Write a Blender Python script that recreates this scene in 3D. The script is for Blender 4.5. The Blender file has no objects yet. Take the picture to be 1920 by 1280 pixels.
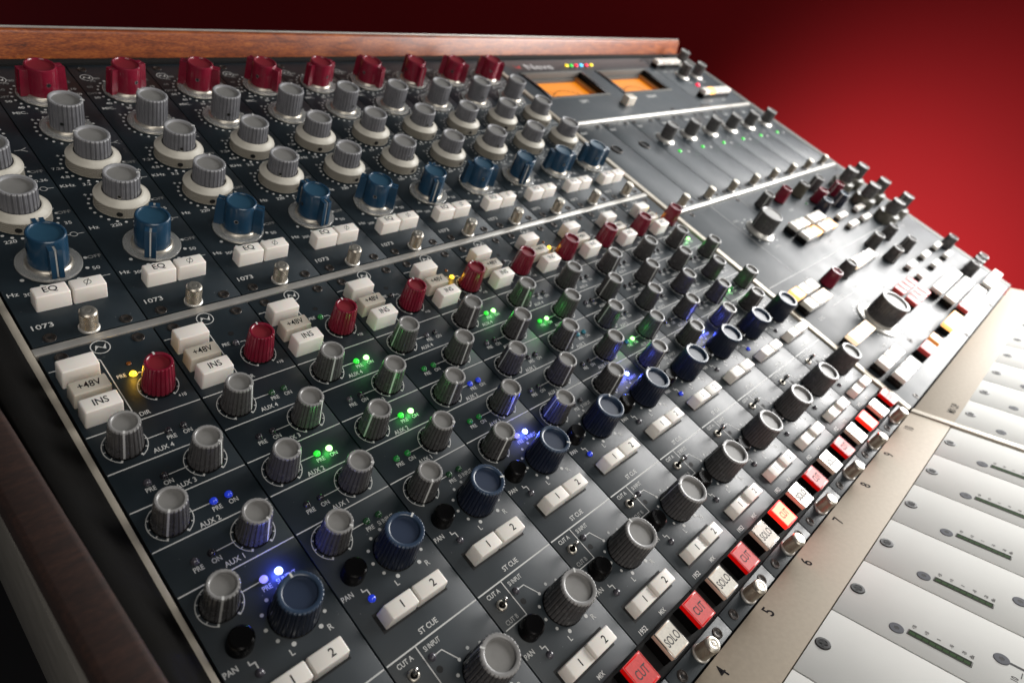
import bpy, bmesh, math, random
from mathutils import Vector, Matrix, noise
random.seed(7)
S = bpy.context.scene
PI = math.pi
TH = math.radians(25.52)
CT, ST = math.cos(TH), math.sin(TH)
VB = 263.9                       # where the sloped panel meets the fader deck (mm down the panel)

def P(u, v, w=0.0):              # sloped panel, mm -> world metres
    return Vector((u, -v * CT - w * ST, -v * ST + w * CT)) * 0.001
def F(u, s, h=0.0):              # fader deck, mm -> world metres
    return P(u, VB, 0) + Vector((u * 0, -s, h)) * 0.001
def D(u, v, w):                  # direction in panel axes -> world direction
    return Vector((u, -v * CT - w * ST, -v * ST + w * CT))

# ------------------------------------------------------------------ camera
cd = bpy.data.cameras.new('camera'); cam = bpy.data.objects.new('camera', cd)
S.collection.objects.link(cam); S.camera = cam
cam.location = P(-52.293, 224.342, 247.128)
right = D(0.6808847, 0.64530854, 0.34637105)
up = -D(-0.28815602, 0.67082777, -0.68334194)
back = -D(0.67332171, -0.36546817, -0.64270591)
cam.matrix_world = Matrix.Translation(cam.location) @ Matrix((right, up, back)).transposed().to_4x4()
cd.sensor_width = 36; cd.lens = 36 * 1273.67 / 1920
cd.clip_start = 0.01; cd.clip_end = 40
cd.dof.use_dof = True; cd.dof.focus_distance = 0.305; cd.dof.aperture_fstop = 11.0

# ------------------------------------------------------------------ light
S.view_settings.view_transform = 'Standard'; S.view_settings.look = 'None'
S.view_settings.exposure = 0.0; S.view_settings.gamma = 1.0
W = bpy.data.worlds.new('World'); S.world = W; W.use_nodes = True
W.node_tree.nodes['Background'].inputs[0].default_value = (0.75, 0.85, 1.0, 1)
W.node_tree.nodes['Background'].inputs[1].default_value = 0.045

def panel_area(name, u, v, w, sv, sw, power, col=(1, 1, 1), tilt=0.0):
    '''light box whose width runs along the panel's v axis, facing back along -u (tilt: degrees towards the panel)'''
    d = bpy.data.lights.new(name, 'AREA'); d.shape = 'RECTANGLE'; d.size = sv; d.size_y = sw; d.energy = power; d.color = col
    o = bpy.data.objects.new(name, d); S.collection.objects.link(o)
    zz = (D(1, 0, 0) * math.cos(math.radians(tilt)) + D(0, 0, 1) * math.sin(math.radians(tilt))).normalized(); xx = D(0, 1, 0).normalized(); yy = zz.cross(xx)
    o.matrix_world = Matrix.Translation(P(u, v, w)) @ Matrix((xx, yy, zz)).transposed().to_4x4()
    return o
def area(name, loc, target, sx, sy, power, col=(1, 1, 1), spread=180):
    d = bpy.data.lights.new(name, 'AREA'); d.shape = 'RECTANGLE'; d.size = sx; d.size_y = sy
    d.energy = power; d.color = col; d.spread = math.radians(spread)
    o = bpy.data.objects.new(name, d); S.collection.objects.link(o)
    o.location = loc
    o.rotation_euler = (Vector(target) - Vector(loc)).to_track_quat('-Z', 'Y').to_euler()
    return o
panel_area('softbox_key', 1190, 290, 425, 0.70, 0.48, 15.5, (1, 0.985, 0.965), 22)
panel_area('added_low_fill', 1190, 510, 150, 0.60, 0.13, 3.4, (1, 0.985, 0.965), 10)  # added light, extends the key downwards so the master panel's right end glares
panel_area('added_rear_fill', 1250, -330, 520, 0.50, 0.36, 2.6, (0.97, 0.99, 1), 25)  # added light, greys the otherwise dark output and meter rows
area('softbox_fill', P(-600, 1000, 560), P(150, 100, 0), 0.9, 0.7, 5.2, (1, 0.94, 0.87))
area('softbox_top', P(60, 620, 1350), P(250, 50, 0), 0.8, 0.5, 5.0, (1, 0.96, 0.90))

# ------------------------------------------------------------------ materials
def mat(name, col, rough=0.5, metal=0.0, spec=0.5, emit=None, es=0.0, trans=0.0, ior=1.45, bump=0.0, bscale=2000.0,
        var=0.0, vscale=300.0, coat=0.0, alpha=1.0, sss=0.0, aniso=None):
    m = bpy.data.materials.new(name); m.use_nodes = True
    nt = m.node_tree; b = nt.nodes['Principled BSDF']
    b.inputs['Base Color'].default_value = (*col, 1)
    b.inputs['Roughness'].default_value = rough
    b.inputs['Metallic'].default_value = metal
    b.inputs['Specular IOR Level'].default_value = spec
    b.inputs['IOR'].default_value = ior
    b.inputs['Coat Weight'].default_value = coat
    b.inputs['Coat Roughness'].default_value = 0.12
    if emit:
        b.inputs['Emission Color'].default_value = (*emit, 1); b.inputs['Emission Strength'].default_value = es
    if trans: b.inputs['Transmission Weight'].default_value = trans
    if sss:
        b.inputs['Subsurface Weight'].default_value = sss; b.inputs['Subsurface Scale'].default_value = 0.002
    tc = nt.nodes.new('ShaderNodeTexCoord')
    if var:
        n = nt.nodes.new('ShaderNodeTexNoise'); n.inputs['Scale'].default_value = vscale; n.inputs['Detail'].default_value = 5
        nt.links.new(tc.outputs['Object'], n.inputs['Vector'])
        r = nt.nodes.new('ShaderNodeMapRange'); r.inputs['From Min'].default_value = 0.3; r.inputs['From Max'].default_value = 0.7
        r.inputs['To Min'].default_value = 1 - var; r.inputs['To Max'].default_value = 1 + var
        nt.links.new(n.outputs['Fac'], r.inputs['Value'])
        x = nt.nodes.new('ShaderNodeMix'); x.data_type = 'RGBA'; x.blend_type = 'MULTIPLY'
        x.inputs[0].default_value = 1; x.inputs[6].default_value = (*col, 1)
        nt.links.new(r.outputs[0], x.inputs[7]); nt.links.new(x.outputs[2], b.inputs['Base Color'])
        r2 = nt.nodes.new('ShaderNodeMapRange'); r2.inputs['From Min'].default_value = 0.3; r2.inputs['From Max'].default_value = 0.7
        r2.inputs['To Min'].default_value = max(0.02, rough * (1 - var * 0.5)); r2.inputs['To Max'].default_value = min(1, rough * (1 + var * 0.5))
        nt.links.new(n.outputs['Fac'], r2.inputs['Value']); nt.links.new(r2.outputs[0], b.inputs['Roughness'])
    if bump:
        n2 = nt.nodes.new('ShaderNodeTexNoise'); n2.inputs['Scale'].default_value = bscale; n2.inputs['Detail'].default_value = 2
        nt.links.new(tc.outputs['Object'], n2.inputs['Vector'])
        bp = nt.nodes.new('ShaderNodeBump'); bp.inputs['Strength'].default_value = bump; bp.inputs['Distance'].default_value = 0.0001
        nt.links.new(n2.outputs['Fac'], bp.inputs['Height']); nt.links.new(bp.outputs[0], b.inputs['Normal'])
    return m

def speckled(name, col, rough, spec=0.5):
    """powder coat: fine texture with sparse pale dust specks"""
    m = mat(name, col, rough, spec=spec, var=0.22, vscale=38, bump=0.35, bscale=2600)
    nt = m.node_tree; b = nt.nodes['Principled BSDF']
    src = b.inputs['Base Color'].links[0].from_socket
    tc = [n for n in nt.nodes if n.type == 'TEX_COORD'][0]
    v = nt.nodes.new('ShaderNodeTexVoronoi'); v.inputs['Scale'].default_value = 420
    nt.links.new(tc.outputs['Object'], v.inputs['Vector'])
    lt = nt.nodes.new('ShaderNodeMath'); lt.operation = 'LESS_THAN'; lt.inputs[1].default_value = 0.075
    nt.links.new(v.outputs['Distance'], lt.inputs[0])
    n = nt.nodes.new('ShaderNodeTexNoise'); n.inputs['Scale'].default_value = 260
    nt.links.new(tc.outputs['Object'], n.inputs['Vector'])
    gt = nt.nodes.new('ShaderNodeMath'); gt.operation = 'GREATER_THAN'; gt.inputs[1].default_value = 0.60
    nt.links.new(n.outputs['Fac'], gt.inputs[0])
    mu = nt.nodes.new('ShaderNodeMath'); mu.operation = 'MULTIPLY'
    nt.links.new(lt.outputs[0], mu.inputs[0]); nt.links.new(gt.outputs[0], mu.inputs[1])
    x = nt.nodes.new('ShaderNodeMix'); x.data_type = 'RGBA'
    nt.links.new(mu.outputs[0], x.inputs[0]); nt.links.new(src, x.inputs[6]); x.inputs[7].default_value = (0.16, 0.17, 0.18, 1)
    nt.links.new(x.outputs[2], b.inputs['Base Color'])
    return m

def wood(name, c1, c2, c3, rough, coatw=0.9):
    m = bpy.data.materials.new(name); m.use_nodes = True
    nt = m.node_tree; b = nt.nodes['Principled BSDF']; b.inputs['Roughness'].default_value = rough
    b.inputs['Coat Weight'].default_value = coatw; b.inputs['Coat Roughness'].default_value = 0.38
    tc = nt.nodes.new('ShaderNodeTexCoord'); mp = nt.nodes.new('ShaderNodeMapping')
    mp.inputs['Scale'].default_value = (45, 260, 260)
    nt.links.new(tc.outputs['Object'], mp.inputs['Vector'])
    n = nt.nodes.new('ShaderNodeTexNoise'); n.inputs['Scale'].default_value = 1.0; n.inputs['Detail'].default_value = 8; n.inputs['Roughness'].default_value = 0.65
    n.inputs['Distortion'].default_value = 0.8
    nt.links.new(mp.outputs[0], n.inputs['Vector'])
    mp2 = nt.nodes.new('ShaderNodeMapping'); mp2.inputs['Scale'].default_value = (420, 1900, 1900)
    nt.links.new(tc.outputs['Object'], mp2.inputs['Vector'])
    n2 = nt.nodes.new('ShaderNodeTexNoise'); n2.inputs['Scale'].default_value = 1.0; n2.inputs['Detail'].default_value = 3
    nt.links.new(mp2.outputs[0], n2.inputs['Vector'])
    a = nt.nodes.new('ShaderNodeMath'); a.operation = 'MULTIPLY_ADD'; a.inputs[1].default_value = 0.45
    nt.links.new(n2.outputs['Fac'], a.inputs[0]); 
    s = nt.nodes.new('ShaderNodeMath'); s.operation = 'MULTIPLY'; s.inputs[1].default_value = 0.6
    nt.links.new(n.outputs['Fac'], s.inputs[0]); nt.links.new(s.outputs[0], a.inputs[2])
    r = nt.nodes.new('ShaderNodeValToRGB'); e = r.color_ramp.elements
    e[0].position = 0.36; e[0].color = (*c1, 1); e[1].position = 0.68; e[1].color = (*c3, 1)
    k = e.new(0.52); k.color = (*c2, 1)
    nt.links.new(a.outputs[0], r.inputs[0]); nt.links.new(r.outputs[0], b.inputs['Base Color'])
    bp = nt.nodes.new('ShaderNodeBump'); bp.inputs['Strength'].default_value = 0.15; bp.inputs['Distance'].default_value = 0.0003
    nt.links.new(n2.outputs['Fac'], bp.inputs['Height']); nt.links.new(bp.outputs[0], b.inputs['Normal'])
    return m

M = {}
M['panel'] = speckled('slate_powder_coat', (0.0085, 0.0165, 0.0225), 0.46, spec=0.8)
M['ink'] = mat('white_ink', (0.62, 0.62, 0.60), 0.5)
M['dimink'] = mat('grey_ink', (0.30, 0.30, 0.29), 0.5)
M['blackink'] = mat('black_ink', (0.012, 0.010, 0.012), 0.8, spec=0.1)
M['greyink'] = mat('faint_ink', (0.10, 0.095, 0.095), 0.8, spec=0.1)
M['hole'] = mat('black_hole', (0.003, 0.003, 0.003), 0.7)
M['black'] = mat('black_plastic', (0.004, 0.0035, 0.0035), 0.25, spec=0.3)
M['blackmatt'] = mat('black_trim', (0.004, 0.0036, 0.0032), 0.85, spec=0.12, bump=0.5, bscale=900, var=0.3, vscale=60)
M['foam'] = mat('black_foam', (0.006, 0.006, 0.006), 0.95, bump=1.0, bscale=1500)
M['knobgrey'] = mat('grey_knob_plastic', (0.075, 0.072, 0.072), 0.27, coat=0.25, var=0.08)
M['knobsteel'] = mat('steel_grey_knob', (0.15, 0.15, 0.162), 0.22, coat=0.6, var=0.08)
M['cap'] = mat('satin_grey_cap', (0.205, 0.20, 0.19), 0.42, var=0.06, bump=0.15, bscale=1800)
M['rimsteel'] = mat('steel_grey_rim', (0.29, 0.29, 0.30), 0.25, coat=0.4)
M['caprim'] = mat('pale_rim', (0.25, 0.245, 0.24), 0.3, coat=0.3)
M['red'] = mat('crimson_plastic', (0.18, 0.008, 0.024), 0.24, coat=0.4, var=0.08)
M['redtop'] = mat('crimson_satin', (0.19, 0.014, 0.022), 0.42)
M['blue'] = mat('petrol_blue_plastic', (0.012, 0.045, 0.088), 0.26, coat=0.4, var=0.06)
M['bluetop'] = mat('petrol_blue_satin', (0.018, 0.060, 0.102), 0.38, var=0.06)
M['navy'] = mat('navy_plastic', (0.008, 0.012, 0.028), 0.28, coat=0.4)
M['navyrim'] = mat('navy_rim', (0.028, 0.048, 0.085), 0.3, coat=0.4)
M['navytop'] = mat('navy_satin', (0.022, 0.034, 0.065), 0.36, bump=0.2, bscale=1500)
M['olive'] = mat('olive_plastic', (0.085, 0.080, 0.062), 0.35, coat=0.2)
M['cream'] = mat('off_white_knob', (0.56, 0.53, 0.46), 0.42, var=0.05, bump=0.1)
M['creamknurl'] = mat('knurled_off_white', (0.25, 0.23, 0.19), 0.55)
M['white'] = mat('ivory_button', (0.84, 0.79, 0.73), 0.32, coat=0.25, sss=0.15)
M['yellowed'] = mat('yellowed_button', (0.55, 0.50, 0.42), 0.35, coat=0.25, sss=0.15)
M['white2'] = mat('white_key', (0.80, 0.76, 0.70), 0.34, coat=0.2, sss=0.1)
M['nickel'] = mat('brushed_nickel', (0.56, 0.52, 0.45), 0.38, metal=0.9, var=0.15, vscale=500)
M['knurl'] = mat('knurled_nickel', (0.40, 0.36, 0.30), 0.46, metal=0.85, var=0.1)
M['crosshead'] = mat('black_screw_head', (0.018, 0.017, 0.017), 0.4, spec=0.3)
M['chrome'] = mat('chrome', (0.75, 0.74, 0.72), 0.16, metal=1)
M['darkmetal'] = mat('black_oxide_steel', (0.055, 0.047, 0.042), 0.36, metal=0.6)
M['alu'] = mat('satin_aluminium', (0.62, 0.60, 0.56), 0.36, metal=0.6, var=0.08, vscale=150)
M['champagne'] = mat('champagne_paint', (0.34, 0.285, 0.215), 0.6, metal=0.1, var=0.06, vscale=400, bump=0.15, bscale=2500)
M['trim'] = mat('champagne_trim', (0.50, 0.45, 0.37), 0.38, metal=0.3, var=0.10, vscale=120)
M['facewhite'] = mat('white_fader_paint', (0.68, 0.68, 0.65), 0.8, spec=0.25, var=0.03, vscale=40, bump=0.1, bscale=2500)
M['acrylic'] = mat('clear_acrylic', (0.92, 0.92, 0.90), 0.08, trans=0.82, ior=1.3)
M['lcd'] = mat('grey_green_meter', (0.022, 0.028, 0.018), 0.8, spec=0.1)
M['lcdseg'] = mat('meter_segment', (0.045, 0.085, 0.035), 0.8, spec=0.1)
M['redcap'] = mat('red_switch_cap', (0.66, 0.065, 0.06), 0.45, coat=0.2, var=0.12, vscale=900, sss=0.1)
M['redside'] = mat('red_translucent_side_glow', (0.60, 0.004, 0.004), 0.2, coat=0.5, emit=(1, 0.0, 0.0), es=0.22)  # unlit cap sides: faint emission stands in for light on the dark faces
M['clearcap'] = mat('frosted_clear_cap', (0.70, 0.66, 0.58), 0.35, coat=0.3, var=0.10, vscale=900)
M['clearside'] = mat('clear_cap_side', (0.75, 0.58, 0.45), 0.22, coat=0.6)
M['redlit'] = mat('lit_red_cap', (0.9, 0.2, 0.1), 0.3, emit=(1.0, 0.36, 0.16), es=1.1)
M['redlitside'] = mat('lit_red_side', (0.9, 0.02, 0.01), 0.3, emit=(1.0, 0.02, 0.01), es=1.1)
M['amberlit'] = mat('lit_amber_cap', (0.9, 0.5, 0.2), 0.3, emit=(1.0, 0.50, 0.14), es=1.5)
M['ambercap'] = mat('amber_cap', (0.75, 0.36, 0.10), 0.3, emit=(1.0, 0.4, 0.05), es=0.25)
M['warmlit'] = mat('warm_lit_cap', (0.9, 0.75, 0.6), 0.3, emit=(1.0, 0.72, 0.45), es=0.9)
M['dial'] = mat('lit_amber_dial', (0.30, 0.10, 0.005), 0.5, emit=(1.0, 0.30, 0.012), es=0.72, var=0.1, vscale=60)
M['dialbrown'] = mat('dial_bezel', (0.28, 0.13, 0.05), 0.4, emit=(1.0, 0.3, 0.02), es=0.06)
M['meterframe'] = mat('grey_bezel', (0.12, 0.118, 0.11), 0.6, spec=0.3)
M['nameplate'] = mat('dark_nameplate', (0.018, 0.015, 0.016), 0.34)
M['logored'] = mat('red_print', (0.45, 0.02, 0.02), 0.4)
M['logowhite'] = mat('silver_print', (0.55, 0.55, 0.55), 0.4)
M['wood'] = wood('reddish_hardwood', (0.060, 0.010, 0.0025), (0.24, 0.050, 0.008), (0.44, 0.125, 0.020), 0.45, 0.6)
M['cheek'] = wood('dark_hardwood', (0.008, 0.0026, 0.0014), (0.019, 0.0062, 0.0034), (0.036, 0.0130, 0.0072), 0.8, 0.0)
M['steel'] = mat('grey_steel_case', (0.15, 0.14, 0.125), 0.5, var=0.1, vscale=60, bump=0.3, bscale=600)
def led_m(n, c, e, s): return mat(n, c, 0.12, coat=1.0, emit=e, es=s)
M['led_clear'] = led_m('unlit_clear_led', (0.075, 0.07, 0.085), (1, 1, 1), 0.0)
M['led_dark'] = led_m('unlit_smoked_led', (0.018, 0.016, 0.022), (1, 1, 1), 0.0)
M['led_gdark'] = led_m('unlit_green_led', (0.015, 0.06, 0.025), (0, 1, 0.1), 0.006)
M['led_gdim'] = led_m('faint_green_led', (0.01, 0.12, 0.03), (0.02, 1, 0.1), 0.05)
M['led_gmid'] = led_m('glowing_green_led', (0.02, 0.5, 0.05), (0.03, 1, 0.04), 0.75)
M['led_g'] = led_m('lit_green_led', (0.3, 1, 0.3), (0.42, 1.0, 0.30), 3.0)
M['led_bdim'] = led_m('faint_blue_led', (0.02, 0.05, 0.5), (0.02, 0.06, 1), 0.30)
M['led_bpre'] = led_m('glowing_violet_led', (0.2, 0.2, 0.7), (0.30, 0.28, 1), 1.2)
M['led_b'] = led_m('lit_blue_led', (0.4, 0.5, 1), (0.62, 0.80, 1.0), 3.0)
M['led_teal'] = led_m('faint_teal_led', (0.02, 0.12, 0.16), (0.05, 0.5, 0.7), 0.10)
M['led_a'] = led_m('lit_amber_led', (1, 0.6, 0.1), (1.0, 0.58, 0.02), 2.4)
M['led_r'] = led_m('lit_red_led', (1, 0.02, 0.1), (1.0, 0.01, 0.05), 1.2)
M['led_y'] = led_m('lit_yellow_led', (1, 0.8, 0.05), (1.0, 0.75, 0.0), 1.3)
M['led_c'] = led_m('lit_cyan_led', (0.2, 0.6, 1), (0.05, 0.62, 1.0), 1.6)
M['led_ambhole'] = led_m('amber_lens', (0.10, 0.03, 0.005), (1, 0.3, 0.0), 0.05)

# ------------------------------------------------------------------ mesh collecting
TEXTS = {}
def text_geo(s):
    if s in TEXTS: return TEXTS[s]
    c = bpy.data.curves.new('t', 'FONT'); c.body = s; c.size = 1.0; c.align_x = 'LEFT'; c.resolution_u = 3; c.offset = 0.012
    o = bpy.data.objects.new('t', c); S.collection.objects.link(o)
    me = bpy.data.meshes.new_from_object(o)
    vs = [(v.co.x, v.co.y) for v in me.vertices]; fs = [tuple(p.vertices) for p in me.polygons]
    bpy.data.objects.remove(o); bpy.data.curves.remove(c); bpy.data.meshes.remove(me)
    x0 = min(v[0] for v in vs); x1 = max(v[0] for v in vs)
    TEXTS[s] = ([(x - (x0 + x1) / 2, y - 0.345) for x, y in vs], fs, x1 - x0)
    return TEXTS[s]

class MB:
    """collects geometry in mm: x = across, y = up the slope (= -v), z = out of the panel"""
    def __init__(s): s.v = []; s.f = []; s.m = []; s.mats = []
    def mi(s, m):
        m = M[m] if isinstance(m, str) else m
        if m not in s.mats: s.mats.append(m)
        return s.mats.index(m)
    def raw(s, vs, fs, m, x=0, y=0, z=0, sx=1, sy=1, rot=0):
        k = len(s.v); i = s.mi(m); c, n = math.cos(rot), math.sin(rot)
        for p in vs:
            a, b = p[0] * sx, p[1] * sy
            s.v.append((x + a * c - b * n, y + a * n + b * c, z + (p[2] if len(p) > 2 else 0)))
        for f in fs: s.f.append(tuple(k + j for j in f)); s.m.append(i)
        return s
    def text(s, t, x, y, h, m='ink', z=0.06, w=1.0, rot=0, align='C'):
        vs, fs, wd = text_geo(t); k = h / 0.69
        dx = 0 if align == 'C' else wd * k * w / 2
        return s.raw(vs, fs, m, x + dx, y, z, k * w, k, rot)
    def box(s, x0, x1, y0, y1, z0, z1, m, bev=0.0, seg=2, taper=0.0):
        bm = bmesh.new(); bmesh.ops.create_cube(bm, size=1)
        for v in bm.verts:
            tx = taper if v.co.z > 0 else 0
            v.co.x = (x0 + x1) / 2 + v.co.x * (x1 - x0 - 2 * tx)
            v.co.y = (y0 + y1) / 2 + v.co.y * (y1 - y0 - 2 * tx)
            v.co.z = (z0 + z1) / 2 + v.co.z * (z1 - z0)
        if bev: bmesh.ops.bevel(bm, geom=bm.edges[:], offset=bev, segments=seg, profile=0.5, affect='EDGES')
        bm.verts.index_update()
        s.raw([tuple(v.co) for v in bm.verts], [tuple(v.index for v in f.verts) for f in bm.faces], m)
        bm.free(); return s
    def lathe(s, prof, m, x=0, y=0, z=0, seg=40, rf=None, close=True):
        """prof: list of (r, z[, material]) from the outside bottom inward over the top"""
        k = len(s.v); i = s.mi(m); n = len(prof)
        for j, pr in enumerate(prof):
            for a in range(seg):
                t = 2 * PI * a / seg
                r = pr[0] * (rf(t, pr[1], j) if rf else 1)
                s.v.append((x + r * math.cos(t), y + r * math.sin(t), z + pr[1]))
        for j in range(n - 1):
            mi = s.mi(prof[j + 1][2]) if len(prof[j + 1]) > 2 else i
            for a in range(seg):
                b = (a + 1) % seg
                s.f.append((k + j * seg + a, k + j * seg + b, k + (j + 1) * seg + b, k + (j + 1) * seg + a)); s.m.append(mi)
        if close:
            mi = s.mi(prof[-1][2]) if len(prof[-1]) > 2 else i
            s.f.append(tuple(k + (n - 1) * seg + a for a in range(seg))); s.m.append(mi)
        return s
    def disc(s, x, y, r, m, z=0.06, seg=20):
        return s.raw([(r * math.cos(2 * PI * a / seg), r * math.sin(2 * PI * a / seg)) for a in range(seg)], [tuple(range(seg))], m, x, y, z)
    def line(s, pts, wd, m='ink', z=0.06):
        for (a, b), (c, d) in zip(pts[:-1], pts[1:]):
            L = math.hypot(c - a, d - b) or 1; nx, ny = -(d - b) / L * wd / 2, (c - a) / L * wd / 2
            ex, ey = (c - a) / L * wd * 0.3, (d - b) / L * wd * 0.3
            s.raw([(a - ex + nx, b - ey + ny), (a - ex - nx, b - ey - ny), (c + ex - nx, d + ey - ny), (c + ex + nx, d + ey + ny)], [(0, 1, 2, 3)], m, 0, 0, z)
            z += 0.004
        return s
    def arc(s, x, y, r0, r1, a0, a1, m='ink', z=0.06, n=30):
        vs = []; fs = []
        for j in range(n + 1):
            t = a0 + (a1 - a0) * j / n
            for r in (r0, r1): vs.append((r * math.cos(t), r * math.sin(t)))
        for j in range(n): fs.append((2 * j, 2 * j + 1, 2 * j + 3, 2 * j + 2))
        return s.raw(vs, fs, m, x, y, z)
    def mesh(s, name, smooth=35):
        me = bpy.data.meshes.new(name)
        me.from_pydata([(a * .001, b * .001, c * .001) for a, b, c in s.v], [], s.f)
        for m in s.mats: me.materials.append(m)
        me.polygons.foreach_set('material_index', s.m)
        me.update()
        bm = bmesh.new(); bm.from_mesh(me); bmesh.ops.recalc_face_normals(bm, faces=bm.faces[:]); bm.to_mesh(me); bm.free()
        if smooth:
            me.polygons.foreach_set('use_smooth', [True] * len(me.polygons))
            me.set_sharp_from_angle(angle=math.radians(smooth))
        return me

def add(name, me, parent=None, x=0, y=0, z=0, rz=0):
    o = bpy.data.objects.new(name, me); S.collection.objects.link(o)
    if parent: o.parent = parent
    o.location = (x * .001, y * .001, z * .001); o.rotation_euler = (0, 0, rz)
    return o
def thing(name, label, cat, u, v, group=None, deck=False, rot=True):
    o = bpy.data.objects.new(name, None); S.collection.objects.link(o)
    o.empty_display_size = 0.01
    if deck: o.location = F(u, v)
    else: o.location = P(u, v); o.rotation_euler = (TH, 0, 0)
    o['label'] = label; o['category'] = cat
    if group: o['group'] = group
    return o
CACHE = {}
def cached(key, fn, *a, **k):
    if key not in CACHE: CACHE[key] = fn(*a, **k)
    return CACHE[key]

# ------------------------------------------------------------------ small parts
def flute(n, depth, gw=0.15):
    def f(t, z, j):
        q = abs(((t * n / (2 * PI)) % 1.0) - 0.5)
        return 1 - depth * (math.exp(-(((0.5 - q)) / gw) ** 2)) - 0.10 * depth * (2 * (0.5 - q) < 0) - 0.25 * depth * (1 - 2 * q) ** 2
    return f
def fluted(h, rb, rt, n, depth, body, rim, cap, rin=0.76, z0=0.0, rec=1.0, seg=None, skirt=None, line=True, hole=None, edge=0.35):
    b = MB(); seg = seg or n * 10; ff = flute(n, depth)
    if skirt: b.lathe([(rb * 1.03, z0 - 0.0), (rb * 1.03, z0 + 0.9), (rb * 0.9, z0 + 1.0)], skirt, seg=48, close=False)
    def rf(t, z, j): return ff(t, z, j) if j <= 3 else 1.0
    zb = z0 + (1.0 if skirt else 0)
    prof = [(rb, zb), (rt + (rb - rt) * 0.06, h - 0.9, body), (rt * 1.0, h - edge, rim), (rt * 0.965, h - 0.05, rim), (rt * 0.93, h, rim), (rt * (rin + 0.05), h, rim),
            (rt * rin, h - 0.25, rim), (rt * (rin - 0.02), h - rec, rim), (rt * (rin - 0.12), h - rec - 0.02, cap), (0.02, h - rec - 0.02, cap)]
    b.lathe(prof, body, seg=seg, rf=rf)
    if line:
        # white pointer: notch across the rim, and a stripe down the side
        b.box(rt * rin, rt * 1.005, -0.38, 0.38, h - 0.5, h + 0.06, 'ink')
        xs = [rt * 1.004, rb * 1.004]
        b.raw([(xs[0], -0.38, h - 0.3), (xs[0], 0.38, h - 0.3), (xs[1], 0.38, zb + 0.2), (xs[1], -0.38, zb + 0.2)], [(0, 1, 2, 3)], 'ink')
    if hole is not None:
        c, s_ = math.cos(hole), math.sin(hole); r = rb * 1.0
        zc = z0 + (h - z0) * 0.30; vs = []; n_ = 14
        for rr, dz in ((1.05, 0.10), (0.75, 0.14)):
            pass
        tx, ty = -s_, c
        for m_, rr, off in (('chrome', 1.05, 0.06), ('hole', 0.80, 0.12)):
            vs = [((r + off) * c + rr * math.cos(2 * PI * a / n_) * tx, (r + off) * s_ + rr * math.cos(2 * PI * a / n_) * ty, zc + rr * math.sin(2 * PI * a / n_)) for a in range(n_)]
            b.raw(vs, [tuple(range(n_))], m_)
    return b

def knurled(r, z0, z1, n=36, rows=5, depth=0.05, m='knurl', b=None, x=0, y=0):
    b = b or MB(); seg = n * 2; R = rows * 2
    k = len(b.v); mi = b.mi(m)
    for j in range(R + 1):
        z = z0 + (z1 - z0) * j / R
        for a in range(seg):
            t = 2 * PI * a / seg
            rr = r * (1 - depth * (((a + j) % 2)))
            b.v.append((x + rr * math.cos(t), y + rr * math.sin(t), z))
    for j in range(R):
        for a in range(seg):
            c = (a + 1) % seg; q = (k + j * seg + a, k + j * seg + c, k + (j + 1) * seg + c, k + (j + 1) * seg + a)
            if (a + j) % 2 == 0: b.f += [(q[0], q[1], q[2]), (q[0], q[2], q[3])] if False else [(q[0], q[1], q[3]), (q[1], q[2], q[3])]
            else: b.f += [(q[0], q[1], q[2]), (q[0], q[2], q[3])]
            b.m += [mi, mi]
    return b

def m_screw():
    b = MB()
    b.lathe([(2.55, 0), (2.55, 0.25), (2.35, 0.42), (2.05, 0.42), (1.95, 0.22), (1.7, 0.34), (1.1, 0.10), (0.85, 0.05)], 'darkmetal', seg=28, close=False)
    b.lathe([(0.88, 0.06, 'hole'), (0.02, 0.02, 'hole')], 'hole', seg=6)
    return b.mesh('screw', 25)
def m_thumb():
    b = MB()
    b.lathe([(4.15, 0, 'alu'), (4.15, 0.7, 'alu'), (3.7, 1.1, 'alu'), (3.3, 1.1, 'alu')], 'alu', seg=32, close=False)
    knurled(3.6, 1.1, 9.2, n=24, rows=7, depth=0.085, b=b)
    b.lathe([(3.45, 9.2), (3.5, 9.6), (3.0, 10.4), (2.3, 10.6), (1.6, 10.58), (1.2, 10.5), (0.8, 10.6), (0.02, 10.6)], 'nickel', seg=32)
    return b.mesh('thumbscrew', 13)
def m_led(m):
    b = MB(); pr = [(1.62, 0, 'hole'), (1.55, 0.15, 'hole'), (1.45, 0.2)]
    for a in range(0, 7): pr.append((1.45 * math.cos(a * PI / 12.6), 0.35 + 1.25 * math.sin(a * PI / 12.6)))
    pr.append((0.02, 1.6))
    b.lathe(pr, m, seg=20); return b.mesh('led', 60)
def m_toggle():
    b = MB()
    b.lathe([(2.3, 0), (2.3, 0.5), (1.9, 0.9), (1.5, 0.9), (1.3, 0.3), (0.9, 0.3, 'hole')], 'nickel', seg=24, close=False)
    b.lathe([(0.85, 0.1, 'black'), (0.75, 5.2, 'black')], 'black', seg=16, close=False)
    b.lathe([(0.75, 5.2), (1.05, 5.6), (1.15, 6.8), (0.9, 7.9), (0.45, 8.4), (0.02, 8.5)], 'chrome', seg=20)
    for i in range(len(b.v)):
        x, y, z = b.v[i]
        if z > 1.0 or (abs(x) < 0.9 and abs(y) < 0.9): b.v[i] = (x - z * 0.16, y + z * 0.02, z)
    return b.mesh('toggle_switch', 50)
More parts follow.
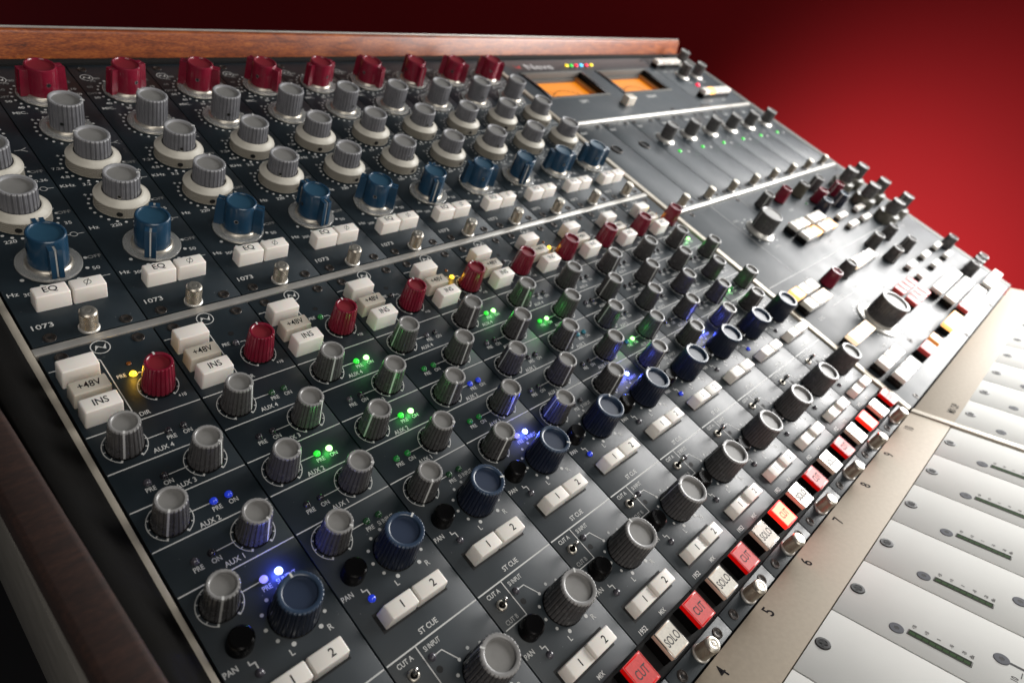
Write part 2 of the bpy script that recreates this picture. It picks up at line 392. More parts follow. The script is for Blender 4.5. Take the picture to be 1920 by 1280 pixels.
def m_button(wx, wy, h, m, txt=None, th=2.2, tw=1.0, bev=0.65, ty=0, tm='blackink', taper=0.25, dot=False, z0=-1, lift=0.0):
    b = MB(); b.box(-wx / 2, wx / 2, -wy / 2, wy / 2, z0, h, m, bev=bev, seg=3, taper=taper)
    if txt == 'PHASE':
        b.arc(0, 0, 1.25, 1.5, 0, 2 * PI, tm, z=h + 0.03, n=24); b.line([(-1.1, -2.0), (1.1, 2.0)], 0.28, tm, z=h + 0.045)
    elif txt: b.text(txt, 0, ty, th, tm, z=h + 0.03, w=tw)
    if dot: b.disc(-1.0, wy / 2 - 0.3, 0.9, 'ink', z=h - 0.9)
    return b.mesh('push_button', 40)
def m_wing(body, top):
    b = MB()
    b.lathe([(8.1, 3.0), (7.9, 17.9), (7.75, 18.6), (7.3, 18.95), (6.7, 18.9), (6.45, 18.5), (6.4, 18.1), (6.2, 18.05, top), (0.02, 18.05, top)], body, seg=56)
    for sg in (-1, 1):
        for (ya, yb, zt) in ((-2.5, -0.55, 17.6), (0.55, 2.5, 17.6), (-0.56, 0.56, 16.8)):
            x0, x1, xt = 5.5 * sg, 12.4 * sg, 11.6 * sg
            vs = [(x0, ya, 2.2), (x1, ya, 2.2), (x1, yb, 2.2), (x0, yb, 2.2), (x0, ya, zt), (xt, ya, zt), (xt, yb, zt), (x0, yb, zt)]
            vs = [(a * (0.955 if zt < 17 and abs(a) > 10 else 1), q, z) for a, q, z in vs]
            b.raw(vs, [(0, 1, 2, 3), (4, 5, 6, 7), (0, 1, 5, 4), (1, 2, 6, 5), (2, 3, 7, 6), (3, 0, 4, 7)], body)
        # white line inside the groove, on the top; on one wing also down the end
        a, c = 6.9 * sg, 11.1 * sg
        b.raw([(a, -0.5, 16.92), (c, -0.5, 16.92), (c, 0.5, 16.92), (a, 0.5, 16.92)], [(0, 1, 2, 3)], 'ink')
    e = 11.6 * 0.955 + 0.03
    b.raw([(e, -0.33, 16.8), (e, 0.33, 16.8), (12.4 * 0.955 + 0.04, 0.33, 2.6), (12.4 * 0.955 + 0.04, -0.33, 2.6)], [(0, 1, 2, 3)], 'ink')
    n_ = 14
    for m_, rr, off in (('chrome', 1.15, 0.05), ('hole', 0.85, 0.1)):
        vs = [(rr * math.cos(2 * PI * a / n_), -(8.02 + off), 10.5 + rr * math.sin(2 * PI * a / n_)) for a in range(n_)]
        b.raw(vs, [tuple(range(n_))], m_)
    return b.mesh('knob', 35)
def m_skirt():
    b = MB(); b.lathe([(9.0, 0.5), (12.9, 0.5), (13.1, 0.9), (13.0, 1.6), (12.6, 1.9), (9.0, 2.0), (9.0, 0.5)], 'acrylic', seg=64, close=False)
    return b.mesh('clear_skirt', 35)
def m_collar():
    b = MB(); b.lathe([(9.6, 0.1), (9.6, 1.2), (9.2, 2.4), (8.6, 3.0), (7.4, 3.1), (4, 3.1)], 'nickel', seg=48)
    return b.mesh('collar', 35)
def m_outer():
    b = MB()
    b.lathe([(11.8, 0.4), (12.9, 0.6)], 'cream', seg=96, close=False)
    knurled(12.95, 0.6, 6.2, n=52, rows=5, depth=0.045, m='creamknurl', b=b)
    b.lathe([(12.9, 6.2), (12.75, 6.7), (12.0, 7.1), (10.1, 8.7), (9.6, 8.95), (9.0, 8.95), (8.95, 5.0, 'hole')], 'cream', seg=96, close=False)
    b.raw([(-0.17, 9.8, 8.88), (0.17, 9.8, 8.88), (0.17, 12.0, 7.14), (-0.17, 12.0, 7.14)], [(0, 1, 2, 3)], 'greyink')
    n_ = 12
    vs = [(1.5 * math.cos(2 * PI * a / n_), -12.98, 2.9 + 1.35 * math.sin(2 * PI * a / n_)) for a in range(n_)]
    b.raw(vs, [tuple(range(n_))], 'hole')
    return b.mesh('outer_ring', 8)

def knob(parent, kind, u, v, ang=0.0, label=None):
    y = -v
    if kind in ('red_wing', 'blue_wing'):
        c = kind[:-5]
        k = add('knob', cached(kind, m_wing, c, c + 'top'), parent, u, y, 0, ang)
        add('clear_skirt', cached('skirt', m_skirt), k); add('collar', cached('collar', m_collar), k)
    elif kind == 'level':
        k = add('knob', cached(kind, lambda: fluted(19.0, 8.5, 8.3, 24, 0.09, 'knobsteel', 'rimsteel', 'cap', rin=0.80, z0=3.0, rec=1.3, hole=-1.9).mesh('knob')), parent, u, y, 0, ang)
        add('clear_skirt', cached('skirt', m_skirt), k); add('collar', cached('collar', m_collar), k)
    elif kind == 'dual':
        k = add('knob', cached(kind, lambda: fluted(19.3, 8.6, 8.35, 24, 0.09, 'knobsteel', 'rimsteel', 'cap', rin=0.80, z0=6.5, rec=1.3, hole=-1.9).mesh('knob')), parent, u, y, 0, ang)
        o = add('outer_ring', cached('outer', m_outer), k, rz=random.uniform(-0.5, 0.5) - ang)
    elif kind in ('aux', 'mic', 'olive', 'auxblue'):
        cols = {'aux': ('knobgrey', 'caprim', 'cap'), 'mic': ('red', 'red', 'redtop'), 'olive': ('olive', 'caprim', 'cap'), 'auxblue': ('navy', 'navyrim', 'bluetop')}[kind]
        k = add('knob', cached(kind, lambda: fluted(15.2, 6.75, 5.55, 22, 0.085, *cols, rin=0.76, rec=1.3).mesh('knob')), parent, u, y, 0, ang)
        add('base_ring', cached('bring', lambda: MB().lathe([(7.0, 0.05), (7.0, 0.7), (6.4, 0.75), (5.0, 0.75)], 'black', seg=40).mesh('base_ring')), k)
    elif kind in ('pan', 'pangrey'):
        cols = {'pan': ('navy', 'navyrim', 'navytop'), 'pangrey': ('knobgrey', 'caprim', 'cap')}[kind]
        k = add('knob', cached(kind, lambda: fluted(16.8, 8.9, 7.9, 30, 0.048, *cols, rin=0.76, rec=1.5).mesh('knob')), parent, u, y, 0, ang)
        add('base_ring', cached('bringb', lambda: MB().lathe([(9.0, 0.05), (9.0, 0.7), (8.4, 0.75), (5.0, 0.75)], 'black', seg=40).mesh('base_ring')), k)
    elif kind == 'skirted':
        k = add('knob', cached(kind, lambda: fluted(17, 7.0, 6.6, 24, 0.05, 'knobgrey', 'caprim', 'cap', rin=0.80, z0=2.5, rec=0.8).mesh('knob')), parent, u, y, 0, ang)
        add('skirt', cached('mskirt', lambda: MB().lathe([(10.3, 0.1), (10.3, 0.8), (9.2, 1.6), (7.6, 2.6), (6, 2.7)], 'alu', seg=48).mesh('skirt')), k)
    elif kind == 'big':
        k = add('knob', cached(kind, lambda: fluted(20, 10.5, 10.2, 26, 0.045, 'knobgrey', 'caprim', 'cap', rin=0.84, z0=3.5, rec=0.6).mesh('knob')), parent, u, y, 0, ang)
        add('skirt', cached('bskirt', lambda: MB().lathe([(14, 0.1), (14, 0.9), (12.6, 1.8), (11, 3.4), (6, 3.5)], 'alu', seg=56).mesh('skirt')), k)
    elif kind == 'monitor':
        k = add('knob', cached(kind, lambda: fluted(22.5, 13.0, 12.4, 34, 0.03, 'knobgrey', 'caprim', 'cap', rin=0.80, z0=3.5, rec=1.4).mesh('knob')), parent, u, y, 0, ang)
        add('skirt', cached('moskirt', lambda: MB().lathe([(19.5, 0.1), (19.5, 0.9), (18.3, 1.7), (14.2, 1.9), (13.9, 3.6), (6, 3.7)], 'alu', seg=72).mesh('skirt')), k)
    elif kind == 'stacked':
        def low():
            b = MB(); b.lathe([(12.5, 0.3), (12.2, 9.5), (11.3, 10.8), (7.5, 11.5), (6, 11.5)], 'olive', seg=72, rf=lambda t, z, j: flute(30, 0.03)(t, z, j) if j < 2 else 1)
            return b.mesh('outer_ring')
        k = add('knob', cached(kind, lambda: fluted(26, 7.2, 6.7, 24, 0.05, 'knobgrey', 'caprim', 'cap', rin=0.78, z0=10.5, rec=0.9).mesh('knob')), parent, u, y, 0, ang)
        add('outer_ring', cached('lowring', low), k)
    elif kind == 'round_button':
        k = add('push_button', cached(kind, lambda: MB().lathe([(4.7, 0.05), (4.5, 5.5), (4.2, 6.3), (3.6, 6.7), (0.02, 6.7)], 'black', seg=32).mesh('push_button', 30)), parent, u, y)
    if label: k['label'] = label
    return k
def led(parent, u, v, m='led_clear', lit=None, power=0.0):
    o = add('led', cached('led_' + m, m_led, m), parent, u, -v, 0)
    if lit:
        d = cached('lamp%s%g' % (lit, power), lambda: bpy.data.lights.new('led_glow', 'POINT'))
        d.energy = power; d.color = lit; d.shadow_soft_size = 0.0012
        l = bpy.data.objects.new('led_glow', d); S.collection.objects.link(l); l.parent = o; l.location = (0, 0, 0.0034)
    return o
GRN, BLU, AMB, REDC = (0.1, 1, 0.15), (0.06, 0.10, 1), (1, 0.55, 0.05), (1, 0.05, 0.03)
def screw(parent, u, v, ang=None): return add('screw', cached('screw', m_screw), parent, u, -v, 0, random.uniform(0, 1) if ang is None else ang)
def thumb(parent, u, v): return add('thumbscrew', cached('thumb', m_thumb), parent, u, -v, 0, random.uniform(0, 1))
def logo(b, u, v, r):
    b.arc(u, -v, r - 0.42, r, 0, 2 * PI, n=40)
    k = r / 3.9
    pts = [(-2.6, -1.5), (-1.5, 1.5), (0.9, -0.5), (2.6, 1.6), (1.7, -1.7), (-0.7, 0.3)]
    b.raw([(a * k, c * k) for a, c in pts], [(0, 1, 5), (1, 2, 5), (2, 4, 5), (2, 3, 4)], 'ink', u, -v, 0.06, 1, 1)
def ordinal(i): return ['first', 'second', 'third', 'fourth', 'fifth', 'sixth', 'seventh', 'eighth', 'ninth', 'tenth'][i]

# ------------------------------------------------------------------ desk frame (setting of the modules)
fr = thing('console_frame', 'sloping mixing desk frame with wooden rail, dark side cheek and pale metal trims', 'mixing desk', 0, 0)
def framepart(name, b, sm=35): return add(name, b.mesh(name, sm), fr)
def slab(m, u0, u1, prof):       # polygon in (v,w), extruded along u
    b = MB(); n = len(prof)
    vs = [(u0, -v, w) for v, w in prof] + [(u1, -v, w) for v, w in prof]
    b.raw(vs, [tuple(range(n)), tuple(range(2 * n - 1, n - 1, -1))] + [(j, (j + 1) % n, n + (j + 1) % n, n + j) for j in range(n)], m)
    bm = bmesh.new(); me = b.mesh('x', 0); bm.from_mesh(me); bmesh.ops.bevel(bm, geom=bm.edges[:], offset=0.0022, segments=3, profile=0.5, affect='EDGES')
    bm.to_mesh(me); bm.free(); me.polygons.foreach_set('use_smooth', [True] * len(me.polygons)); me.set_sharp_from_angle(angle=math.radians(40)); return me
# top wooden rail: a board standing behind the panels, pale metal sheet behind it
rail = slab('wood', -60, 823, [(-224.0, -70), (-224.0, 0), (-229.2, 16.5), (-232.6, 16.5), (-232.6, -70)]); add('top_rail', rail, fr)
b = MB(); b.box(-60, 824, 232.8, 233.8, -110, 16.9, 'alu', bev=0.3); framepart('back_panel', b)
b = MB(); b.box(-6, 826, 218.2, 223.9, -6, 1.6, 'foam', bev=0.6); framepart('foam_seal', b)
# left: trim, black inner cheek, wooden side cheek, grey case
b = MB(); b.box(-4.2, -0.9, -262, 222, -3, 0.7, 'trim', bev=0.3); framepart('edge_trim', b)
cheek = slab('cheek', -33, -20, [(-240, -14), (-240, 5), (34, 12.5), (330, 90), (330, 70), (34, -5)])
add('side_cheek', cheek, fr)
b = MB()   # black padding from the trim up to the cheek
sec = [(-4.6, 0.2), (-7, 1.2), (-13, 6.0), (-19.8, 10.5)]
vs = []; fs = []
rows = [(-222, 0.15), (-120, 0.35), (0, 0.75), (34, 1.0), (100, 1.75), (180, 3.2), (262, 5.0)]
for (v, k) in rows:
    for (u, w) in sec: vs.append((u, -v, 0.2 + (w - 0.2) * k))
for i in range(len(rows) - 1):
    for j in range(3): fs.append((i * 4 + j, i * 4 + j + 1, (i + 1) * 4 + j + 1, (i + 1) * 4 + j))
b.raw(vs, fs, 'blackmatt'); me = b.mesh('inner_padding', 60)
o = add('inner_padding', me, fr); md = o.modifiers.new('solid', 'SOLIDIFY'); md.thickness = 0.002; md.offset = -1
b = MB(); b.box(-32.6, -22, -300, 238, -134, -4, 'steel', bev=1.5); framepart('side_case', b)
# crossing trims
b = MB(); b.box(-0.7, 451.5, -4.1, -0.2, -3, 0.45, 'alu', bev=0.35); framepart('cross_trim', b)
b = MB(); b.box(452.3, 457.7, -262.5, 218, -3, 1.0, 'trim', bev=0.4); framepart('divider_trim', b)
b = MB(); b.box(458.2, 829, 100.6, 104.6, -3, 2.2, 'alu', bev=1.2, seg=3); framepart('cross_trim', b)
b = MB(); b.box(458.2, 829, -33.3, -29.4, -3, 2.2, 'alu', bev=1.2, seg=3); framepart('cross_trim', b)
b = MB(); b.box(829.3, 840, -264, 219, -30, 0.2, 'meterframe', bev=0.6); framepart('edge_trim', b)
b = MB(); b.box(-3, 829, -263, 218, -40, -12, 'hole'); framepart('chassis', b)
dk = [(VB + a * CT + c * ST, a * ST - c * CT) for a, c in ((-8, 9), (238, 9), (238, 40), (-8, 40))]
add('deck_chassis', slab('hole', -3, 829, dk), fr)

# ------------------------------------------------------------------ equaliser strips
def eq_face():
    b = MB(); b.box(0.3, 44.7, 0.9, 218.0, -10, 0, 'panel', bev=0.28, seg=2)
    logo(b, 6.7, -203.6, 3.5)
    def dots(cv, a0, a1, r=14.9, m='ink', n=15, rad=0.72):
        a = a0
        while a <= a1 + 1e-6:
            b.disc(22.5 + r * math.sin(math.radians(a)), -cv + r * math.cos(math.radians(a)), rad, m, seg=14); a += n
    # gain switch
    dots(-186, 30, 345, 15.2)
    for t, x, v in (('80', 12, -202.5), ('70', 8.5, -199.6), ('60', 4.6, -193.3), ('OFF', 3.4, -186.0), ('50', 4.3, -181.3), ('40', 8.0, -174.6), ('30', 17.0, -168.9),
                    ('20', 28.6, -169), ('10', 40.2, -191.5), ('20', 41, -186), ('30', 40, -179.5), ('40', 37.4, -174)):
        b.text(t, x, -v, 2.0, 'dimink' if t in ('60', 'OFF', '70', '80') else 'ink', w=1.15)
    b.text('MIC.', 5.8, 169.5, 2.3, w=1.1)
    b.text('LINE', 38, 199.5, 2.0, 'dimink', w=1.1)
    for cv in (-151.2, -116.8, -82.0): dots(cv, -120, 150 if cv > -150 else 120, 14.9); dots(cv, -225, -135, 14.9)
    for cv in (-151.2, -116.8, -82.0):
        b.text('+', 9.2, -cv + 10.9, 2.4)
        b.line([(35.3, -cv + 10.7), (37, -cv + 10.7)], 0.35)
    b.line([(37.2, 135.4), (40, 135.4), (42.6, 137.0)], 0.38); b.line([(40, 135.4), (42.6, 133.8)], 0.38)
    for t, x, v in (('7.2', 4.6, -116.8), ('4.8', 6.0, -109.2), ('3.2', 13.3, -101.4), ('1.6', 23.8, -99.2), ('0.7', 33.4, -101.6), ('0.36', 40.0, -108.6), ('OFF', 40.6, -116.2),
                    ('220', 13.6, -66.6), ('110', 23.6, -64.6), ('60', 33.0, -66.8), ('35', 39.6, -73.8), ('OFF', 40.7, -82.0)):
        b.text(t, x, -v, 2.1, 'dimink' if t == 'OFF' else 'ink', w=1.12)
    b.text('KHz', 4.6, 102.0, 2.3, w=1.15); b.text('Hz', 3.6, 67.3, 2.3, w=1.15)
    for v in (101.7, 64.9):
        b.arc(38.8, v, 1.35, 1.7, 0, 2 * PI, n=18); b.line([(35.0, v), (37.1, v)], 0.36); b.line([(40.5, v), (43.2, v)], 0.36)
    # filter
    for a in (90, 118, 150, 180, 210, 242):
        b.disc(22.5 + 14.7 * math.sin(math.radians(a)), 47.4 + 14.7 * math.cos(math.radians(a)), 0.85, 'ink', seg=16)
    b.text('OFF', 41.0, 47.3, 2.1, 'dimink', w=1.12); b.text('50', 38.9, 39.6, 2.1, w=1.12); b.text('80', 31, 31.0, 1.9, w=1.1); b.text('160', 21.5, 29.6, 1.9, w=1.1); b.text('300', 9.3, 31.2, 1.9, w=1.1)
    b.line([(37.0, 32.6), (39.5, 33.4), (42.4, 33.4)], 0.36); b.text('Hz', 3.6, 32.8, 2.3, w=1.15)
    b.text('1073', 7.3, 11.2, 2.6, w=1.22)
    return b.mesh('faceplate', 30)
EQA = {  # angles of red wing, level, high, mid, blue wing per strip, read off the photograph
 0: (20, 150, 160, 150, -92), 1: (7, -16, 153, -10, -118), 2: (20, 128, 2, 65, -41), 3: (-35, 5, 70, -20, -86), 4: (-58, 60, 100, 160, -46),
 5: (12, 30, 60, 20, -117), 6: (-67, 40, 10, 40, -25), 7: (-92, 20, 30, 0, -122), 8: (-52, 10, 120, 30, -22), 9: (-35, 80, 140, 10, -28)}
eqf = eq_face()
for i in range(10):
    t = thing('equaliser_module', 'dark slate equaliser strip numbered 1073 with blue knob, %s from the wooden cheek' % ordinal(i), 'equaliser module', 45 * i, 0,
              'equaliser strips in the upper row')
    add('faceplate', eqf, t)
    a = [math.radians(q) for q in EQA[i]]
    if i > 0: knob(t, 'red_wing', 22.5, -186, a[0])
    if i > 0: knob(t, 'level', 22.5, -151.2, a[1])
    knob(t, 'dual', 22.5, -116.8, a[2]); knob(t, 'dual', 22.5, -82.0, a[3])
    knob(t, 'blue_wing', 22.5, -47.4, a[4])
    add('push_button', cached('bEQ', m_button, 13.8, 7.2, 8.2, 'white', 'EQ', 3.1, 1.0, ty=0.5, dot=True), t, 15.0, 23.2)
    add('push_button', cached('bPH', m_button, 13.8, 7.2, 8.2, 'white', 'PHASE', ty=0.3, dot=True), t, 29.4, 23.2)
    for u, v in ((7.4, -3.9), (37.3, -3.9), (7.4, -212.6), (37.3, -212.6)): screw(t, u, v)
    thumb(t, 22.5, -4.2)

# ------------------------------------------------------------------ channel strips
def ring(b, cu, cv, R=8.05):
    b.arc(cu, -cv, R - 0.32, R, math.radians(-60), math.radians(240), n=44)
    for k in range(11):
        t = math.radians(240 - 30 * k); c, s = math.cos(t), math.sin(t)
        wd = 0.75 if k in (0, 10) else 0.42
        b.line([(cu + c * (R - 0.2), -cv + s * (R - 0.2)), (cu + c * (R - 1.9), -cv + s * (R - 1.9))], wd, z=0.075)
def pandots(b, cu, cv):
    for k in range(11):
        t = math.radians(240 - 30 * k)
        b.disc(cu + 10.7 * math.cos(t), -cv + 10.7 * math.sin(t), 0.85 if k in (0, 10) else 0.7, 'ink', seg=16)
    b.text('L', cu - 7.2, -cv - 11.3, 2.3, w=0.95); b.text('R', cu + 8.0, -cv - 11.2, 2.3, w=0.95)
    b.text('PAN', 3.1, -cv - 5.7, 2.1, w=0.85)
    b.line([(9.0, -cv - 5.9), (9.0, -cv - 7.2), (10.8, -cv - 7.2), (10.8, -cv - 9.4)], 0.45)
AUX = [(10.9, 59.4, 'AUX 4', 0), (33.0, 78.5, 'AUX 3', 1), (10.8, 97.15, 'AUX 2', 0), (33.0, 115.9, 'AUX 1', 1), (10.8, 134.4, '', 0)]
def ch_face():
    b = MB()
    b.box(0.3, 44.7, -239.4, -4.6, -10, 0, 'panel', bev=0.28, seg=2)
    b.box(0.3, 44.7, -263.5, -254.9, -10, 0, 'panel', bev=0.28, seg=2)
    b.box(0.3, 44.7, -254.9, -239.4, -8, -3, 'hole')
    logo(b, 22.1, 8.1, 3.85)
    b.line([(0.9, -14.2), (18.6, -14.2), (19.4, -15.0), (19.4, -45.0)], 0.42)
    b.text('DIR', 23.2, -47.8, 2.0, w=0.9)
    for v in (50.5, 69.5, 88.0, 106.0, 125.4, 185.4): b.line([(0.8, -v), (44.2, -v)], 0.5 if v < 180 else 0.6)
    ring(b, 33.3, 36.8, 7.9); b.text('+10', 39.4, -45.2, 1.7, w=0.85); b.text('PRE', 23.0, -26.4, 1.9, w=0.82)
    b.line([(29.4, -27.3), (31.6, -27.3), (32.6, -28.9)], 0.42)
    b.disc(28.1, -21.0, 1.35, 'hole', seg=18)
    for cu, cv, nm, side in AUX:
        ring(b, cu, cv)
        lu, lv = ((27.0, 33.0) if side == 0 else (10.8, 17.0)), cv + (0.6 if nm == 'AUX 4' else 0.2)
        if nm:
            b.text('PRE', lu[0], -lv - 3.0, 1.95, w=0.82); b.text('ON', lu[1] + 0.3, -lv - 3.0, 1.95, w=0.82)
            b.text(nm, 22.2, -cv - 7.1 + (0.4 if side else 0), 2.1, w=0.9)
        else: b.text('PRE', 26.6, -lv - 3.2, 1.95, w=0.8); b.text('SI INPUT', 34.2, -lv - 3.2, 1.95, w=0.72)
        if side == 0: b.line([(19.0, -lv), (25.2, -lv)], 0.42)
        else: b.line([(18.8, -lv), (25.2, -lv)], 0.42)
    pandots(b, 29.4, 151.0); pandots(b, 29.4, 208.2)
    for v0, v1, u1 in ((167.2, 175.6, 37.4), (224.1, 232.9, 36.7)): b.raw([(6.6, -v0), (u1, -v0), (u1, -v1), (6.6, -v1)], [(0, 1, 2, 3)], 'hole', 0, 0, 0.05)
    b.text('ST CUE', 22.0, -182.3, 2.1, w=0.88); b.text('CUT A', 6.9, -187.9, 1.9, w=0.84); b.text('SI INPUT', 19.0, -188.4, 1.9, w=0.70)
    b.line([(13.3, -185.4), (13.3, -201.9), (1.4, -201.9)], 0.42); b.text('CUT B', 6.6, -199.9, 1.9, w=0.84, m='dimink')
    b.disc(15.9, -197.2, 1.3, 'hole', seg=18)
    b.line([(17.6, -192.2), (20.8, -192.2), (24.1, -198.6)], 0.40)
    b.text('1952', 7.4, -236.9, 2.2, w=0.85); b.text('MIX', 22.2, -237.1, 1.9, w=0.82)
    return b.mesh('faceplate', 30)
chf = ch_face()
def m_wedge(txt, left, h=6.2, m='white2'):
    b = MB(); b.box(-7.1, 7.1, -3.4, 3.4, -1, h, m, bev=0.55, seg=3, taper=0.15)
    for k in range(len(b.v)):
        x, y, z = b.v[k]
        if left and z > h * 0.4 and x < 0: b.v[k] = (x + (z / h) * 1.6, y, z)
        if (not left) and z > h * 0.4 and x > 0: b.v[k] = (x - (z / h) * 0.6, y, z)
    b.text(txt, 1.0, 0, 3.1, 'blackink', z=h + 0.03, w=0.95)
    return b.mesh('push_button', 40)
def m_cut(txt, face, side, rim):
    b = MB()
    b.box(-5.4, 5.4, -5.7, 5.7, -5, 3.2, 'black', bev=0.2, seg=1)
    b.box(-5.7, 5.7, -5.95, 5.95, 3.2, 6.0, side, bev=0.3, seg=2)
    b.raw([(-4.9, -5.3), (5.3, -5.3), (5.3, 5.3), (-4.9, 5.3)], [(0, 1, 2, 3)], face, 0, 0, 6.03)
    for x in (-5.75, 5.35): b.box(x, x + 0.4, -6.1, 6.1, 5.6, 6.15, rim, bev=0.1, seg=1)
    for y in (-6.15, 5.75): b.box(-5.75, 5.75, y, y + 0.4, 5.6, 6.15, rim, bev=0.1, seg=1)
    b.text(txt, 0.3, 0, 3.7, 'greyink', z=6.06, w=0.66)
    return b.mesh('push_button', 40)
CHL = {  # led states
 0: dict(amb=1, a2=('led_bdim', 'led_bdim'), a0=('led_bpre', 'led_b')),
 1: dict(a4=('led_gdark', 'led_gdark'), a2=('led_gmid', 'led_g'), a0=('led_gdark', 'led_gdark'), zig='led_bdim'),
 2: dict(a4=('led_gmid', 'led_g'), a2=('led_gmid', 'led_g'), a1=('led_gdim', 'led_gdim'), a0=('led_gdark', 'led_gdark'), pre='led_gdim'),
 3: dict(a3=('led_gdim', 'led_gdim'), a2=('led_bdim', 'led_bdim'), a1=('led_gdim', 'led_gdim'), a0=('led_bpre', 'led_b')),
 4: dict(amb=1, a4=('led_gmid', 'led_g'), zig='led_bdim'),
 5: dict(a3=('led_gmid', 'led_g'), a2=('led_teal', 'led_teal'), a0=('led_bpre', 'led_b')),
 6: dict(amb=1, a1=('led_teal', 'led_g'), zig='led_bdim'),
 7: dict(a0=('led_bdim', 'led_b')),
 8: dict(zig='led_bdim'),
 9: dict(amb=1, a4=('led_gdim', 'led_g'), a1=('led_g', 'led_gdim'))}
AANG = {(0, 'a4'): -114, (0, 'a3'): -56, (0, 'a2'): -122, (0, 'a1'): -70, (0, 'a0'): -118, (2, 'a4'): -110, (1, 'a4'): -56, (1, 'a3'): -64, (1, 'a2'): -45, (1, 'a1'): -40, (2, 'a2'): -160, (3, 'a0'): -118, (5, 'a2'): -111, (5, 'a0'): -118}
GLOW = {'led_g': (GRN, 0.0014), 'led_b': (BLU, 0.0065), 'led_gmid': (GRN, 0.0003), 'led_a': (AMB, 0.0012)}
LIT = (2, 5, 8)
for i in range(10):
    t = thing('channel_module', 'dark slate channel strip numbered 1952 with crimson gain knob, %s from the wooden cheek' % ordinal(i), 'channel module', 45 * i, 0,
              'channel strips in the lower row')
    add('faceplate', chf, t)
    st = CHL[i]
    for n_, (tx, m_, h_, v_) in enumerate(((None, 'white', 9.2, 20.4), ('+48V', 'yellowed', 7.6, 31.6), ('INS', 'white', 9.2, 42.3))):
        add('push_button', cached('b3%d' % n_, m_button, 14.2, 7.6, h_, m_, tx, 3.1, 0.86, ty=0.2), t, 9.3, -v_)
    knob(t, 'mic', 33.3, 36.8, math.radians((90, 89, 84, 79, 82, 149, 95, 80, 100, 85)[i]), 'crimson gain knob')
    if st.get('amb'): led(t, 27.3, 27.2, 'led_a', AMB, 0.0012); led(t, 28.1, 21.0, 'led_ambhole').scale = (0.7, 0.7, 0.3)
    else: led(t, 27.3, 27.2, st.get('pre', 'led_clear' if i % 3 else 'led_dark'))
    for (cu, cv, nm, side), key in zip(AUX, ('a4', 'a3', 'a2', 'a1', 'a0')):
        knob(t, 'aux', cu, cv, math.radians(AANG.get((i, key), random.choice((-118, -116, -60, -45, 170, -110)) + random.uniform(-6, 6))))
        lu = (27.0, 32.9) if side == 0 else (10.8, 17.0); lv = cv + (0.6 if nm == 'AUX 4' else 0.1)
        pr = st.get(key, ('led_clear', 'led_dark') if (i + side) % 2 else ('led_dark', 'led_dark'))
        for q in (0, 1):
            g = GLOW.get(pr[q]); led(t, lu[q], lv, pr[q], g[0] if g else None, g[1] if g else 0)
    knob(t, 'pan', 29.4, 151.0, math.radians((87, 30, -19, -46, 46, 88, 70, 90, 95, 80)[i])); knob(t, 'pangrey', 29.4, 208.2, math.radians(random.uniform(60, 140)))
    knob(t, 'round_button', 9.6, 150.4); knob(t, 'round_button', 9.4, 207.2)
    led(t, 10.4, 162.1, st.get('zig', 'led_clear')); led(t, 10.0, 218.9, 'led_clear'); led(t, 16.2, 192.2, 'led_clear')
    add('toggle_switch', cached('tog', m_toggle), t, 6.7, -193.3)
    add('push_button', cached('w1', m_wedge, '1', True), t, 15.1, -171.3); add('push_button', cached('w2', m_wedge, '2', False), t, 29.9, -171.3)
    add('push_button', cached('w1b', m_wedge, '1', True, 4.6), t, 14.8, -228.5); add('push_button', cached('w2b', m_wedge, '2', False, 6.2), t, 29.1, -228.5)
    add('push_button', cached('solo', m_cut, 'SOLO', 'clearcap', 'clearside', 'chrome'), t, 11.2, -246.6)
    if i in LIT and i != 2:
        o = add('push_button', cached('cutlit', m_cut, 'CUT', 'redlit', 'redlitside', 'redlitside'), t, 33.6, -246.6); o['label'] = 'CUT button lit bright red'
        for dx in (-1,): 
            d = cached('cutlamp', lambda: bpy.data.lights.new('cut_glow', 'POINT')); d.energy = 0.006; d.color = REDC; d.shadow_soft_size = 0.004
            l = bpy.data.objects.new('cut_glow', d); S.collection.objects.link(l); l.parent = o; l.location = (-0.0, 0.000, 0.009)
    else:
        o = add('push_button', cached('cut', m_cut, 'CUT', 'redcap', 'redside', 'redcap'), t, 33.6, -246.6); o['label'] = 'red CUT button'
    for u, v in ((7.4, 8.2), (37.3, 8.3), (7.3, 259.4), (37.4, 259.2)): screw(t, u, v)
    thumb(t, 22.5, 259.2)

# ------------------------------------------------------------------ number strip and fader deck
t = thing('number_strip', 'champagne metal strip printed with channel numbers 4 to 10 below the channel strips', 'number strip', 0, 0, deck=True)
b = MB(); b.box(-3, 451.8, -26.2, -0.4, -8, 0, 'champagne', bev=0.25)
for k in range(1, 11): b.text(str(k), 45 * (k - 1) + 22.3, -6.0, 5.6, 'blackink', w=0.92 if k < 10 else 0.72)
add('strip_plate', b.mesh('strip_plate', 30), t)
t = thing('mix_output_strip', 'champagne metal strip printed MIX O/P below the master panel', 'number strip', 0, 0, deck=True)
b = MB(); b.box(458.3, 829, -26.8, -0.9, -8, 0, 'champagne', bev=0.25)
b.text('MIX O/P', 481, -21.3, 5.0, 'blackink', w=0.66)
add('strip_plate', b.mesh('strip_plate', 30), t)
b = MB(); b.box(452.3, 457.8, -230, -0.4, -8, 0.9, 'trim', bev=0.3)
t = thing('deck_divider', 'narrow pale metal divider bar between the channel faders and mix faders', 'trim bar', 0, 0, deck=True)
add('bar', b.mesh('bar', 30), t)

